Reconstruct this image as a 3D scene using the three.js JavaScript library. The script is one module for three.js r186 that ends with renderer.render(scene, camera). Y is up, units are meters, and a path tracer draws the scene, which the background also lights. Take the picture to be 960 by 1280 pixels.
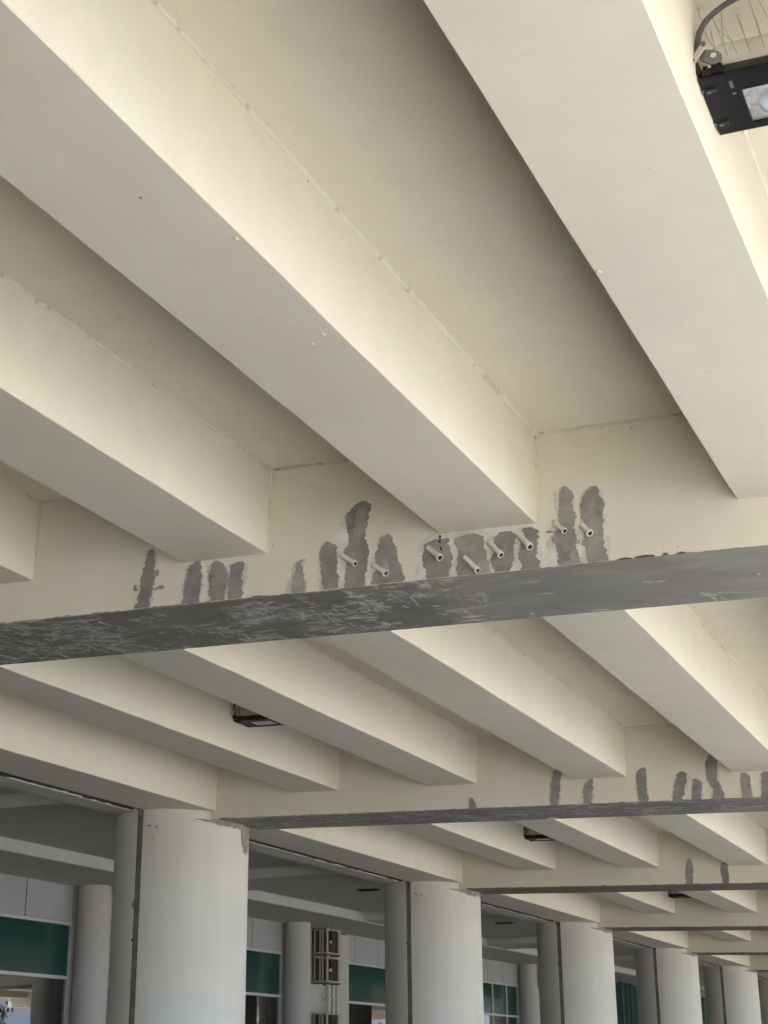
import * as THREE from 'three';
import { Sky } from 'three/addons/objects/Sky.js';
import { mergeGeometries, toCreasedNormals } from 'three/addons/utils/BufferGeometryUtils.js';
import { RoundedBoxGeometry } from 'three/addons/geometries/RoundedBoxGeometry.js';

// ---------------------------------------------------------------- camera, sky, sun, exposure
const EYE = 1.6;                         // metres from the ground to the camera
const scene = new THREE.Scene();
const camera = new THREE.PerspectiveCamera(36.84, 768 / 1024, 0.05, 2000);
camera.position.set(0, EYE, 0);
camera.rotation.set(0.3498, 0.4053, -0.0095, 'YXZ');

const renderer = new THREE.WebGLRenderer({ antialias: true });
renderer.setSize(768, 1024);
renderer.toneMapping = THREE.LinearToneMapping;
renderer.toneMappingExposure = 5.3;
renderer.shadowMap.enabled = true;

const sunDir = new THREE.Vector3(0.62, 0.88, 0.36).normalize();
const sky = new Sky();
sky.name = 'sky';
sky.scale.setScalar(1500);
sky.userData.kind = 'structure';
sky.material.uniforms.sunPosition.value.copy(sunDir);
sky.material.uniforms.turbidity.value = 14;
sky.material.uniforms.rayleigh.value = 0.2;
sky.material.uniforms.cloudCoverage.value = 0.62;
sky.material.uniforms.cloudDensity.value = 0.55;
sky.material.uniforms.cloudElevation.value = 0.5;
sky.material.uniforms.mieCoefficient.value = 0.014;
scene.add(sky);
scene.environmentIntensity = 0.3;
const sun = new THREE.DirectionalLight(0xfff1dc, 3.6);
sun.position.copy(sunDir).multiplyScalar(120);
sun.target.position.set(0, 0, -25);
sun.position.add(sun.target.position);
sun.castShadow = true;
sun.shadow.mapSize.set(4096, 4096);
Object.assign(sun.shadow.camera, { left: -70, right: 70, top: 70, bottom: -70, near: 1, far: 300 });
scene.add(sun, sun.target);

// ---------------------------------------------------------------- seeded noise
function rng(seed) { let a = seed >>> 0; return () => { a = (a + 0x6D2B79F5) | 0; let t = Math.imul(a ^ (a >>> 15), 1 | a); t = (t + Math.imul(t ^ (t >>> 7), 61 | t)) ^ t; return ((t ^ (t >>> 14)) >>> 0) / 4294967296; }; }
function hash(i, j, s) { let h = Math.imul(i, 374761393) ^ Math.imul(j, 668265263) ^ Math.imul(s, 1274126177); h = Math.imul(h ^ (h >>> 13), 1274126177); return ((h ^ (h >>> 16)) >>> 0) / 4294967296; }
const sm = t => t * t * (3 - 2 * t);
function vnoise(x, y, s = 1, wrap = 0) {
  const i = Math.floor(x), j = Math.floor(y), u = sm(x - i), v = sm(y - j);
  const w = n => wrap ? ((n % wrap) + wrap) % wrap : n;
  const a = hash(w(i), w(j), s), b = hash(w(i + 1), w(j), s), c = hash(w(i), w(j + 1), s), d = hash(w(i + 1), w(j + 1), s);
  return a + (b - a) * u + (c - a) * v + (a - b - c + d) * u * v;
}
function fbm(x, y, s, oct = 4, wrap = 0) { let r = 0, a = 0.5, t = 0; for (let o = 0; o < oct; o++) { r += a * vnoise(x, y, s + o * 17, wrap); t += a; a *= 0.5; x *= 2; y *= 2; wrap *= 2; } return r / t; }
const n1 = (x, s) => fbm(x, 3.7, s, 4) * 2 - 1;

// ---------------------------------------------------------------- textures
function dataTex(size, fn, srgb, repeatMetres) {
  const d = new Uint8Array(size * size * 4);
  for (let y = 0; y < size; y++) for (let x = 0; x < size; x++) {
    const c = fn(x / size, y / size, x, y), k = (y * size + x) * 4;
    d[k] = Math.max(0, Math.min(255, c[0] * 255)); d[k + 1] = Math.max(0, Math.min(255, c[1] * 255)); d[k + 2] = Math.max(0, Math.min(255, c[2] * 255)); d[k + 3] = 255;
  }
  const t = new THREE.DataTexture(d, size, size);
  t.wrapS = t.wrapT = THREE.RepeatWrapping; t.magFilter = THREE.LinearFilter; t.minFilter = THREE.LinearMipmapLinearFilter; t.generateMipmaps = true;
  if (srgb) t.colorSpace = THREE.SRGBColorSpace;
  t.repeat.set(1 / repeatMetres, 1 / repeatMetres); t.needsUpdate = true;
  return t;
}
// painted concrete: soft trowelled mottling, scuffs, pin holes, dust specks (values are multipliers of the paint colour)
function paintMaps(seed, amount, metres) {
  const R = rng(seed), S = 1024, spots = new Float32Array(S * S), scr = new Float32Array(S * S);
  for (let i = 0; i < 210; i++) {
    const x = R() * S, y = R() * S, r = 0.5 + R() * R() * R() * 2.4, v = R() < 0.75 ? -0.2 * (0.3 + R()) : 0.1;
    for (let dy = -4; dy <= 4; dy++) for (let dx = -4; dx <= 4; dx++) { const q = Math.hypot(dx, dy); if (q < r + 0.5) { const k = ((Math.round(y + dy) + S) % S) * S + ((Math.round(x + dx) + S) % S); spots[k] += v * Math.min(1, r + 0.5 - q); } }
  }
  for (let i = 0; i < 130; i++) {
    let x = R() * S, y = R() * S, a = R() * 6.28, L = 6 + R() * 60; const v = (R() < 0.5 ? -1 : 1) * (0.03 + R() * 0.08), bend = (R() - 0.5) * 0.06;
    for (let s = 0; s < L; s++) { x += Math.cos(a); y += Math.sin(a); a += bend; const k = ((Math.round(y) + S * 4) % S) * S + ((Math.round(x) + S * 4) % S); scr[k] += v * Math.sin(Math.PI * s / L); }
  }
  const col = dataTex(S, (u, v, x, y) => {
    const big = fbm(u * 4, v * 4, seed, 4, 4) - 0.5, mid = fbm(u * 22, v * 22, seed + 5, 4, 22) - 0.5, fine = hash(x, y, seed) - 0.5;
    const m = 0.92 + amount * (big * 0.085 + mid * 0.06 + fine * 0.03) + spots[y * S + x] * amount + scr[y * S + x] * amount;
    const warm = amount * (fbm(u * 6, v * 6, seed + 9, 3, 6) - 0.5) * 0.05;
    return [m + warm * 0.3, m, m - warm];
  }, false, metres);
  const bump = dataTex(S, (u, v, x, y) => {
    const h = 0.5 + (fbm(u * 9, v * 9, seed + 2, 2, 9) - 0.5) * 0.10 + (fbm(u * 36, v * 36, seed + 2, 3, 36) - 0.5) * 0.09 + (fbm(u * 120, v * 120, seed + 3, 2, 120) - 0.5) * 0.16 + spots[y * S + x] * 0.9 + scr[y * S + x] * 1.6;
    return [h, h, h];
  }, false, metres);
  return [col, bump];
}
const lin = (r, g, b) => new THREE.Color().setRGB(r, g, b);
const [pCol, pBump] = paintMaps(11, 1, 3.1);
const cCol = dataTex(1024, (u, v, x, y) => { const m = 0.93 + (fbm(u * 34, v * 2.2, 131, 3) - 0.5) * 0.075 * Math.min(1, Math.min(u, 1 - u) * 12) + (fbm(u * 5, v * 5, 137, 4, 5) - 0.5) * 0.10 + (hash(x, y, 3) - 0.5) * 0.03 - (hash(x >> 2, y >> 2, 6) > 0.9995 ? 0.25 : 0); return [m, m, m * 0.995]; }, false, 2.6);
const [bCol, bBump] = paintMaps(47, 1.2, 2.3);
const paint = new THREE.MeshStandardMaterial({ color: lin(0.765, 0.695, 0.53), map: pCol, bumpMap: pBump, bumpScale: 0.0028, roughness: 0.82 });
const columnPaint = new THREE.MeshStandardMaterial({ color: lin(0.70, 0.65, 0.54), map: cCol, bumpMap: bBump, bumpScale: 0.005, roughness: 0.75 });
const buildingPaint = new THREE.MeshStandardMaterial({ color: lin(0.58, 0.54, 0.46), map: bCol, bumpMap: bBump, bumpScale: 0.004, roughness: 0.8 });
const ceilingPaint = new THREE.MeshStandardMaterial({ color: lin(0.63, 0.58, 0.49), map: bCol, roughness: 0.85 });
const beadMat = new THREE.MeshStandardMaterial({ color: 0xffffff, vertexColors: true, roughness: 0.9 });
const mortarTex = dataTex(512, (u, v, x, y) => { const m = 0.86 + (fbm(u * 6, v * 6, 71, 5, 6) - 0.5) * 0.62 + (hash(x, y, 4) - 0.5) * 0.05; return [m, m, m * 0.99]; }, false, 0.5);
const mortar = new THREE.MeshStandardMaterial({ color: lin(0.32, 0.295, 0.245), map: mortarTex, bumpMap: mortarTex, bumpScale: 0.009, roughness: 0.92 });
const mortarPale = mortar.clone(); mortarPale.color = lin(0.36, 0.33, 0.272); const mortarDark = mortar.clone(); mortarDark.color = lin(0.285, 0.265, 0.225);
const paleLime = new THREE.MeshStandardMaterial({ color: lin(0.72, 0.69, 0.585), map: mortarTex, roughness: 0.9 });
const putty = new THREE.MeshStandardMaterial({ color: lin(0.74, 0.71, 0.62), map: mortarTex, bumpMap: mortarTex, bumpScale: 0.006, roughness: 0.9 });
const dampHole = new THREE.MeshStandardMaterial({ color: lin(0.14, 0.13, 0.11), map: mortarTex, bumpMap: mortarTex, bumpScale: 0.01, roughness: 1 });
const joinFill = new THREE.MeshStandardMaterial({ color: lin(0.22, 0.195, 0.15), map: mortarTex, bumpMap: mortarTex, bumpScale: 0.012, roughness: 1 });
const sealTar = new THREE.MeshStandardMaterial({ color: lin(0.035, 0.032, 0.028), roughness: 0.8 });
const plasticWhite = new THREE.MeshStandardMaterial({ color: lin(0.86, 0.82, 0.72), map: mortarTex, bumpMap: mortarTex, bumpScale: 0.004, roughness: 0.6 });
const darkHole = new THREE.MeshStandardMaterial({ color: lin(0.03, 0.027, 0.024), roughness: 1 });
const blackMetal = new THREE.MeshPhysicalMaterial({ color: lin(0.006, 0.0065, 0.0075), roughness: 0.5, specularIntensity: 0.45 });
const dustyBlack = new THREE.MeshStandardMaterial({ color: lin(0.03, 0.027, 0.023), map: mortarTex, roughness: 0.85 });
const greyMetal = new THREE.MeshStandardMaterial({ color: lin(0.16, 0.15, 0.135), map: mortarTex, roughness: 0.7, metalness: 0.3 });
const hingeMat = new THREE.MeshStandardMaterial({ color: lin(0.20, 0.19, 0.17), map: mortarTex, bumpMap: mortarTex, bumpScale: 0.003, roughness: 0.7, metalness: 0.2 });
const conduitMat = new THREE.MeshStandardMaterial({ color: lin(0.115, 0.10, 0.085), map: mortarTex, roughness: 0.75 });
const paleSteel = new THREE.MeshStandardMaterial({ color: lin(0.60, 0.56, 0.46), map: mortarTex, roughness: 0.7 });
const wireMat = new THREE.MeshStandardMaterial({ color: lin(0.46, 0.42, 0.34), roughness: 0.6, metalness: 0.4 });
const chrome = new THREE.MeshStandardMaterial({ color: lin(0.72, 0.74, 0.74), roughness: 0.32, metalness: 0.9 });
const hammered = new THREE.MeshStandardMaterial({ color: lin(0.70, 0.70, 0.66), map: mortarTex, bumpMap: bBump, bumpScale: 0.03, roughness: 0.55, metalness: 0.6, side: THREE.DoubleSide });
const dishMat = new THREE.MeshStandardMaterial({ color: lin(0.34, 0.37, 0.36), roughness: 0.42, metalness: 0.7, side: THREE.DoubleSide });
const stickerMat = new THREE.MeshStandardMaterial({ color: lin(0.10, 0.10, 0.10), roughness: 0.8 });
const lampGlass = new THREE.MeshPhysicalMaterial({ color: 0xffffff, transmission: 1, thickness: 0, roughness: 0.06, ior: 1.5 });
const ground_t = dataTex(512, (u, v, x, y) => { const m = 0.86 + (fbm(u * 5, v * 5, 81, 5, 5) - 0.5) * 0.3 + (hash(x, y, 9) - 0.5) * 0.08; return [m, m, m]; }, false, 4);

// ---------------------------------------------------------------- helpers
const used = {};
function numbered(n) { if (used[n] === undefined) { used[n] = 0; return n; } used[n]++; return n + '_' + String(used[n]).padStart(3, '0'); }
function tag(o, label, category, group) { o.userData.label = label; o.userData.category = category; if (group) o.userData.group = group; return o; }
function thing(name, label, category, pos = [0, 0, 0], group) { const g = new THREE.Group(); g.name = numbered(name); g.position.set(...pos); scene.add(g); return tag(g, label, category, group); }
function part(name, geo, mat, parent) { const m = new THREE.Mesh(geo, mat); m.name = numbered(name); m.castShadow = m.receiveShadow = true; parent.add(m); return m; }
// box-projected uv in metres, with an offset so that alike pieces do not repeat
function uvBox(g0, ou = 0, ov = 0) {
  const g = g0.index ? g0.toNonIndexed() : g0, p = g.attributes.position, n = g.attributes.normal, uv = new Float32Array(p.count * 2);
  for (let i = 0; i < p.count; i++) {
    const ax = Math.abs(n.getX(i)), ay = Math.abs(n.getY(i)), az = Math.abs(n.getZ(i)), x = p.getX(i), y = p.getY(i), z = p.getZ(i);
    let u, v; if (ay >= ax && ay >= az) { u = x; v = z; } else if (ax >= az) { u = z; v = y; } else { u = x; v = y; }
    uv[2 * i] = u + ou; uv[2 * i + 1] = v + ov;
  }
  g.setAttribute('uv', new THREE.BufferAttribute(uv, 2));
  return g;
}
function box(x0, x1, y0, y1, z0, z1, ou = 0) { const g = new THREE.BoxGeometry(Math.abs(x1 - x0), Math.abs(y1 - y0), Math.abs(z1 - z0)); g.translate((x0 + x1) / 2, (y0 + y1) / 2, (z0 + z1) / 2); return uvBox(g, ou, ou * 0.7); }
function rbox(w, h, d, r, x, y, z) { const g = new RoundedBoxGeometry(w, h, d, 2, r); g.translate(x, y, z); return uvBox(g); }
function tube(pts, r, seg = 8, rs = 8, closed = false) { return uvBox(new THREE.TubeGeometry(new THREE.CatmullRomCurve3(pts.map(p => new THREE.Vector3(...p))), seg, r, rs, closed)); }
function rod(a, b, r, rs = 8) { const A = new THREE.Vector3(...a), B = new THREE.Vector3(...b), d = B.clone().sub(A), g = new THREE.CylinderGeometry(r, r, d.length(), rs); g.applyQuaternion(new THREE.Quaternion().setFromUnitVectors(new THREE.Vector3(0, 1, 0), d.clone().normalize())); g.translate(...A.add(B).multiplyScalar(0.5).toArray()); return uvBox(g); }
// cast concrete bar along z (0 .. -len): chamfered lower edges that wander a few millimetres, as formwork leaves them
function castBar(w, y0, y1, len, seed, wob = 0.006) {
  const N = Math.round(len / 0.12), pos = [], c = 0.005;
  const ring = k => {
    const z = -len * k / N, q = z * 1.1;
    const a = n1(q, seed) * wob, b = n1(q, seed + 3) * wob + n1(q * 7, seed + 5) * 0.0016, d = n1(q, seed + 6) * wob, e = n1(q, seed + 9) * wob, ch = c;
    return [[-w, y1, z], [-w + a, y0 + ch + d, z], [-w + ch + a, y0 + d, z], [-ch + b, y0 + e, z], [b, y0 + ch + e, z], [0, y1, z]];
  };
  let A = ring(0);
  for (let k = 1; k <= N; k++) {
    const B = ring(k);
    for (let i = 0; i < 6; i++) { const j = (i + 1) % 6; pos.push(...A[i], ...A[j], ...B[j], ...A[i], ...B[j], ...B[i]); }
    A = B;
  }
  for (const [k, f] of [[0, 1], [N, -1]]) { const r = ring(k); for (let i = 1; i < 5; i++) pos.push(...(f > 0 ? [...r[0], ...r[i + 1], ...r[i]] : [...r[0], ...r[i], ...r[i + 1]])); }
  const g = new THREE.BufferGeometry(); g.setAttribute('position', new THREE.Float32BufferAttribute(pos, 3)); g.computeVertexNormals();
  const ng = g.attributes.normal, pp = g.attributes.position;             // make sure the faces point outwards
  let s = 0; for (let i = 0; i < pp.count; i++) s += ng.getX(i) * (pp.getX(i) + w / 2);
  if (s < 0) { const arr = pp.array; for (let i = 0; i < arr.length; i += 9) for (let k = 0; k < 3; k++) { const t = arr[i + 3 + k]; arr[i + 3 + k] = arr[i + 6 + k]; arr[i + 6 + k] = t; } g.computeVertexNormals(); }
  return uvBox(toCreasedNormals(g, 0.35), hash(seed, 1, 2) * 7, hash(seed, 4, 2) * 7);
}
// lumpy filler bead along a joint between two painted faces
function bead(a, b, r0, seed) {
  const R = rng(seed), A = new THREE.Vector3(...a), B = new THREE.Vector3(...b), d = B.clone().sub(A), L = d.length(), N = Math.max(6, Math.round(L / 0.022));
  d.normalize(); const u = Math.abs(d.y) > 0.9 ? new THREE.Vector3(1, 0, 0) : new THREE.Vector3(0, 1, 0), v = d.clone().cross(u).normalize(), w = v.clone().cross(d);
  const pos = [], col = [], idx = [], M = 6;
  for (let k = 0; k <= N; k++) {
    const t = k / N, n = n1(t * L * 4, seed), rr = r0 * Math.max(0.75, 1.05 + n * 0.6 + (R() - 0.5) * 0.8), dirt = Math.max(0, n1(t * L * 2.2 + 40, seed + 5)) * 0.5 + (R() < 0.05 ? 0.35 : 0);
    for (let m = 0; m < M; m++) {
      const an = m / M * 6.283, r = rr * (0.75 + R() * 0.5), p = A.clone().addScaledVector(d, t * L).addScaledVector(v, Math.cos(an) * r).addScaledVector(w, Math.sin(an) * r);
      pos.push(p.x, p.y, p.z); const q = 1 - dirt * (0.6 + R() * 0.4); col.push(0.70 * q, 0.645 * q, 0.52 * q * (1 - dirt * 0.2));
    }
  }
  for (let k = 0; k < N; k++) for (let m = 0; m < M; m++) { const a0 = k * M + m, a1 = k * M + (m + 1) % M; idx.push(a0, a1, a0 + M, a1, a1 + M, a0 + M); }
  const nc = Math.round(L * 34);
  for (let k = 0; k < nc; k++) {                                        // crumbs and dirt specks beside the joint
    const side = R() < 0.5, off = Math.pow(R(), 2.2) * 0.05 + 0.004, e = side ? v : w, sgn = Math.abs(e.x) + Math.abs(e.z) > 0.5 ? 1 : -1, base = A.clone().addScaledVector(d, R() * L), s0 = 0.0015 + R() * R() * 0.005, dk = R() < 0.35 ? 0.4 + R() * 0.35 : 1, b0 = pos.length / 3;
    const dirv = e.clone(); if (Math.abs(dirv.y) > 0.5) { if (dirv.y > 0) dirv.negate(); } else if (Math.abs(dirv.x) > 0.5) { if (dirv.x < 0) dirv.negate(); }
    base.addScaledVector(dirv, off); const o2 = e === v ? w : v;
    for (const [p, q, r] of [[1, 0, 0], [-1, 0, 0], [0, 1, 0], [0, -1, 0], [0, 0, 1], [0, 0, -1]]) { const P = base.clone().addScaledVector(d, p * s0 * 1.6).addScaledVector(dirv, q * s0).addScaledVector(o2, r * s0 * 0.7); pos.push(P.x, P.y, P.z); col.push(0.70 * dk, 0.62 * dk, 0.47 * dk); }
    for (const [p, q, r] of [[0, 2, 4], [2, 1, 4], [1, 3, 4], [3, 0, 4], [2, 0, 5], [1, 2, 5], [3, 1, 5], [0, 3, 5]]) idx.push(b0 + p, b0 + q, b0 + r);
  }
  const g = new THREE.BufferGeometry(); g.setAttribute('position', new THREE.Float32BufferAttribute(pos, 3)); g.setAttribute('color', new THREE.Float32BufferAttribute(col, 3)); g.setIndex(idx); g.computeVertexNormals();
  return g;
}
// trowelled patch with a ragged outline, a few millimetres proud of the face z = zf (facing +z); rows are [left, right, height]
function patchGeo(rows, y0, zf, thick, seed, grow = 0, rough = 0.011) {
  const yb = rows[0][2] - grow * 0.3, yt = rows[rows.length - 1][2] + grow, N = Math.max(8, Math.round((yt - yb) / 0.007)), P = [];
  for (let k = 0; k <= N; k++) {
    const y = yb + (yt - yb) * k / N; let i = 0; const yy = Math.min(Math.max(y, rows[0][2]), rows[rows.length - 1][2]);
    while (i < rows.length - 2 && rows[i + 1][2] < yy) i++;
    const t = Math.pow((yy - rows[i][2]) / Math.max(1e-4, rows[i + 1][2] - rows[i][2]), i === rows.length - 2 ? 1.7 : 1);
    let l = rows[i][0] + (rows[i + 1][0] - rows[i][0]) * t - grow, r = rows[i][1] + (rows[i + 1][1] - rows[i][1]) * t + grow;
    l += n1(y * 14, seed) * rough * 1.3 + n1(y * 55, seed + 2) * rough * 1.3 + (hash(k, 1, seed) - 0.5) * rough * 0.9;
    r += n1(y * 14 + 9, seed + 4) * rough * 1.3 + n1(y * 55, seed + 6) * rough * 1.3 + (hash(k, 2, seed) - 0.5) * rough * 0.9;
    const cap = Math.min(1, (N - k + 1.2) / 4); const m = (l + r) / 2 + n1(y * 5, seed + 8) * 0.004, h = Math.max(0.003, (r - l) / 2 * (k > N - 5 ? Math.sqrt(cap) : 1));
    P.push([m - h, m + h, y0 + y]);
  }
  const pos = [], q = (a, b, c, d) => pos.push(...a, ...b, ...c, ...a, ...c, ...d), zt = k => zf + thick * (0.75 + 0.5 * vnoise(k * 0.3, 1, seed));
  for (let k = 0; k < N; k++) {
    const [l0, r0, ya] = P[k], [l1, r1, yc] = P[k + 1], e = 0.0035, za = zt(k), zb = zt(k + 1);
    q([l0 + e, ya, za], [r0 - e, ya, za], [r1 - e, yc, zb], [l1 + e, yc, zb]);
    q([l0, ya, zf - 0.001], [l0 + e, ya, za], [l1 + e, yc, zb], [l1, yc, zf - 0.001]);
    q([r0 - e, ya, za], [r0, ya, zf - 0.001], [r1, yc, zf - 0.001], [r1 - e, yc, zb]);
  }
  const t = P[N]; q([t[0], t[2], zt(N)], [t[1], t[2], zt(N)], [t[1], t[2] + 0.003, zf - 0.001], [t[0], t[2] + 0.003, zf - 0.001]);
  const g = new THREE.BufferGeometry(); g.setAttribute('position', new THREE.Float32BufferAttribute(pos, 3)); g.computeVertexNormals();
  return uvBox(g, seed * 0.37, seed * 0.21);
}

// ---------------------------------------------------------------- measures (metres; roof heights are above the eye, roof falls 2 degrees to the open side)
const HS = 3.223, HJ = 2.704, HG = 2.534, HB = 2.438, ZB = 7.52, WB = 0.905, BAY = 8, X2 = -2.429, SP = 1.6366, WJ = 0.558, XG = -8.889, TILT = 0.0345, XE = 2.75;
const H = y => EYE + y;
const beamZ = n => ZB + (n - 1) * BAY;
const roofToWorld = (x, y, z) => [Math.cos(TILT) * x + Math.sin(TILT) * y, EYE - Math.sin(TILT) * x + Math.cos(TILT) * y, -z];

// ---------------------------------------------------------------- ground
const groundMat = new THREE.MeshStandardMaterial({ color: lin(0.46, 0.395, 0.300), map: ground_t, roughness: 0.95 });
const gg = new THREE.PlaneGeometry(1600, 1600, 8, 8); gg.rotateX(-Math.PI / 2);
{ const p = gg.attributes.position, uv = gg.attributes.uv; for (let i = 0; i < p.count; i++) uv.setXY(i, p.getX(i), p.getZ(i)); }
const ground = new THREE.Mesh(gg, groundMat); ground.name = 'ground'; ground.userData.kind = 'structure'; ground.receiveShadow = true; scene.add(ground);

const roadMat = new THREE.MeshStandardMaterial({ color: lin(0.075, 0.072, 0.066), map: ground_t, roughness: 0.95 });
const rg = new THREE.PlaneGeometry(16.9, 110); rg.rotateX(-Math.PI / 2); rg.translate(-7.55, 0.004, -27); { const p = rg.attributes.position, uv = rg.attributes.uv; for (let i = 0; i < p.count; i++) uv.setXY(i, p.getX(i), p.getZ(i)); }
const road = new THREE.Mesh(rg, roadMat); road.name = 'driveway'; road.userData.kind = 'structure'; road.receiveShadow = true; scene.add(road);

const apron = new THREE.Mesh((() => { const g = new THREE.PlaneGeometry(7.4, 240); g.rotateX(-Math.PI / 2); g.translate(4.62, 0.004, -27); const p = g.attributes.position, uv = g.attributes.uv; for (let i = 0; i < p.count; i++) uv.setXY(i, p.getX(i), p.getZ(i)); return g; })(), new THREE.MeshStandardMaterial({ color: lin(0.445, 0.382, 0.298), map: ground_t, roughness: 0.95 }));
apron.name = 'pavement'; apron.userData.kind = 'structure'; apron.receiveShadow = true; scene.add(apron);

// ---------------------------------------------------------------- canopy: deck, girders, cross beams, joists
const canopy = thing('concrete_canopy', 'cream painted concrete canopy with deep joists, cross beams and grey repair patches', 'canopy', [0, EYE, 0]);
canopy.rotation.z = -TILT;
const NB0 = -2, NB1 = 9, ZN = beamZ(NB0), ZF = beamZ(NB1) + WB;
part('deck_slab', box(XG - 0.80, XE + 0.8, HS, HS + 0.25, -ZN, -ZF), paint, canopy);
for (let n = NB0; n < NB1; n++) {
  const z0 = beamZ(n) + WB, L = BAY - WB, g = part('edge_girder', castBar(0.80, HG, HS, L, 300 + n), paint, canopy); g.position.set(XG, 0, -z0);
  const g2 = part('edge_girder', castBar(0.8, HJ, HS, L, 340 + n), paint, canopy); g2.position.set(XE + 0.8, 0, -z0);
  const rim = part('bead', bead([XG + 0.002, HS - 0.002, -z0], [XG + 0.002, HS - 0.002, -z0 - L], 0.009, 360 + n), beadMat, g); rim.position.set(-XG, 0, z0);
}
const jv = [castBar(WJ, HJ, HS, BAY - WB, 21), castBar(WJ, HJ, HS, BAY - WB, 57), castBar(WJ, HJ, HS, BAY - WB, 83), castBar(WJ, HJ, HS, BAY - WB, 109)];
for (let n = NB0; n < NB1; n++) for (let k = -3; k <= 2; k++) {
  const j = part('joist', jv[(n * 7 + k * 3 + 40) % 4], paint, canopy); j.position.set(X2 + k * SP, 0, -(beamZ(n) + WB));
  if (n >= 0 && n <= 2) {
    part('bead', bead([0.002, HS - 0.002, 0], [0.002, HS - 0.002, -(BAY - WB)], 0.0115, 500 + n * 20 + k), beadMat, j);
    part('bead', bead([0.002, HS, -(BAY - WB) + 0.003], [0.002, HJ - 0.002, -(BAY - WB) + 0.003], 0.007, 700 + n * 20 + k), beadMat, j);
  }
}
// grey skim coat under a beam: its own worn drawing of scrapes and smears
function skimTexture(seed, dense, base, streak, along) {
  const W = 2048, H = 192, c = document.createElement('canvas'); c.width = W; c.height = H;
  const x = c.getContext('2d'), R = rng(seed);
  const bl = x.createLinearGradient(0, 0, W, 0); for (let i = 0; i <= 40; i++) bl.addColorStop(i / 40, `rgb(${base(i / 40 * 10 - 9).map(Math.round).join(',')})`); x.fillStyle = bl; x.fillRect(0, 0, W, H);
  const pm = 205;                                                   // pixels per metre
  for (let i = 0; i < 220; i++) { const v = R() < 0.5 ? 1.12 : 0.86; const ex = R() * W; x.fillStyle = `rgba(${base(ex / 205 - 9).map(q => Math.round(q * v)).join(',')},0.22)`; x.beginPath(); x.ellipse(ex, R() * H, 20 + R() * 90, 5 + R() * 18, along ? 0 : (R() - 0.5) * 1.2, 0, 6.3); x.fill(); }
  for (let i = 0; i < 900; i++) { const px = R() * W, py = R() * H, d = dense(px / pm - 9) * sm(Math.min(1, Math.max(0, vnoise(px / 60, py / 44, seed) * 2.1 - 0.4))); if (R() > d) continue; const q = 0.62 + R() * 0.2; x.fillStyle = `rgba(${streak.map(v => Math.round(v * q)).join(',')},${(0.10 + R() * 0.2).toFixed(3)})`; x.beginPath(); x.ellipse(px, py, 5 + R() * 22, 2 + R() * 6, R() < 0.6 ? (R() - 0.5) * 0.4 : 1.45 + (R() - 0.5) * 0.5, 0, 6.3); x.fill(); }
  for (let i = 0; i < 3600; i++) {
    const px = R() * W, py = R() * H, d = dense(px / pm - 9) * sm(Math.min(1, Math.max(0, vnoise(px / 60, py / 44, seed) * 2.1 - 0.45))); if (R() > d) continue;
    const dir = along || R() < 0.58 ? (R() - 0.5) * 0.4 : 1.45 + (R() - 0.5) * 0.6, n = 1 + Math.floor(R() * 4), L = (0.04 + R() * R() * 0.30) * pm * (along ? 2.4 : 1), al = 0.32 + R() * 0.45;
    for (let k = 0; k < n; k++) {
      let ox = px + (R() - 0.5) * 12, oy = py + (R() - 0.5) * 8, a = dir + (R() - 0.5) * 0.2; const l = L * (0.25 + R() * 0.75), q = 0.78 + R() * 0.24, w0 = 1.2 + R() * R() * 4.6, st = 4 + Math.floor(l / 5);
      x.strokeStyle = `rgba(${streak.map(v => Math.round(Math.min(255, v * q))).join(',')},${al.toFixed(3)})`; x.lineCap = 'round';
      for (let m = 0; m < st; m++) { const nx = ox + Math.cos(a) * l / st, ny = oy + Math.sin(a) * l / st; a += (R() - 0.5) * 0.3; if (R() < 0.8) { x.lineWidth = w0 * (0.4 + R()); x.beginPath(); x.moveTo(ox, oy); x.lineTo(nx, ny); x.stroke(); } ox = nx; oy = ny; }
    }
  }
  const t = new THREE.CanvasTexture(c); t.colorSpace = THREE.SRGBColorSpace; t.wrapS = t.wrapT = THREE.ClampToEdgeWrapping; return t;
}
const skimMats = {
  1: skimTexture(5, x => x < -3.4 ? 0.95 : x < -2.7 ? 0.95 - (x + 3.4) * 1.25 : 0.05, x => x < -3.2 ? [117, 113, 101] : [139, 134, 123], [204, 198, 184]),
  2: skimTexture(15, x => 0.5 + 0.5 * vnoise(x * 1.7, 2, 8), () => [129, 124, 114], [204, 198, 184]),
  3: skimTexture(25, () => 0.6, () => [106, 97, 80], [142, 129, 104], true),
};
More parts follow.
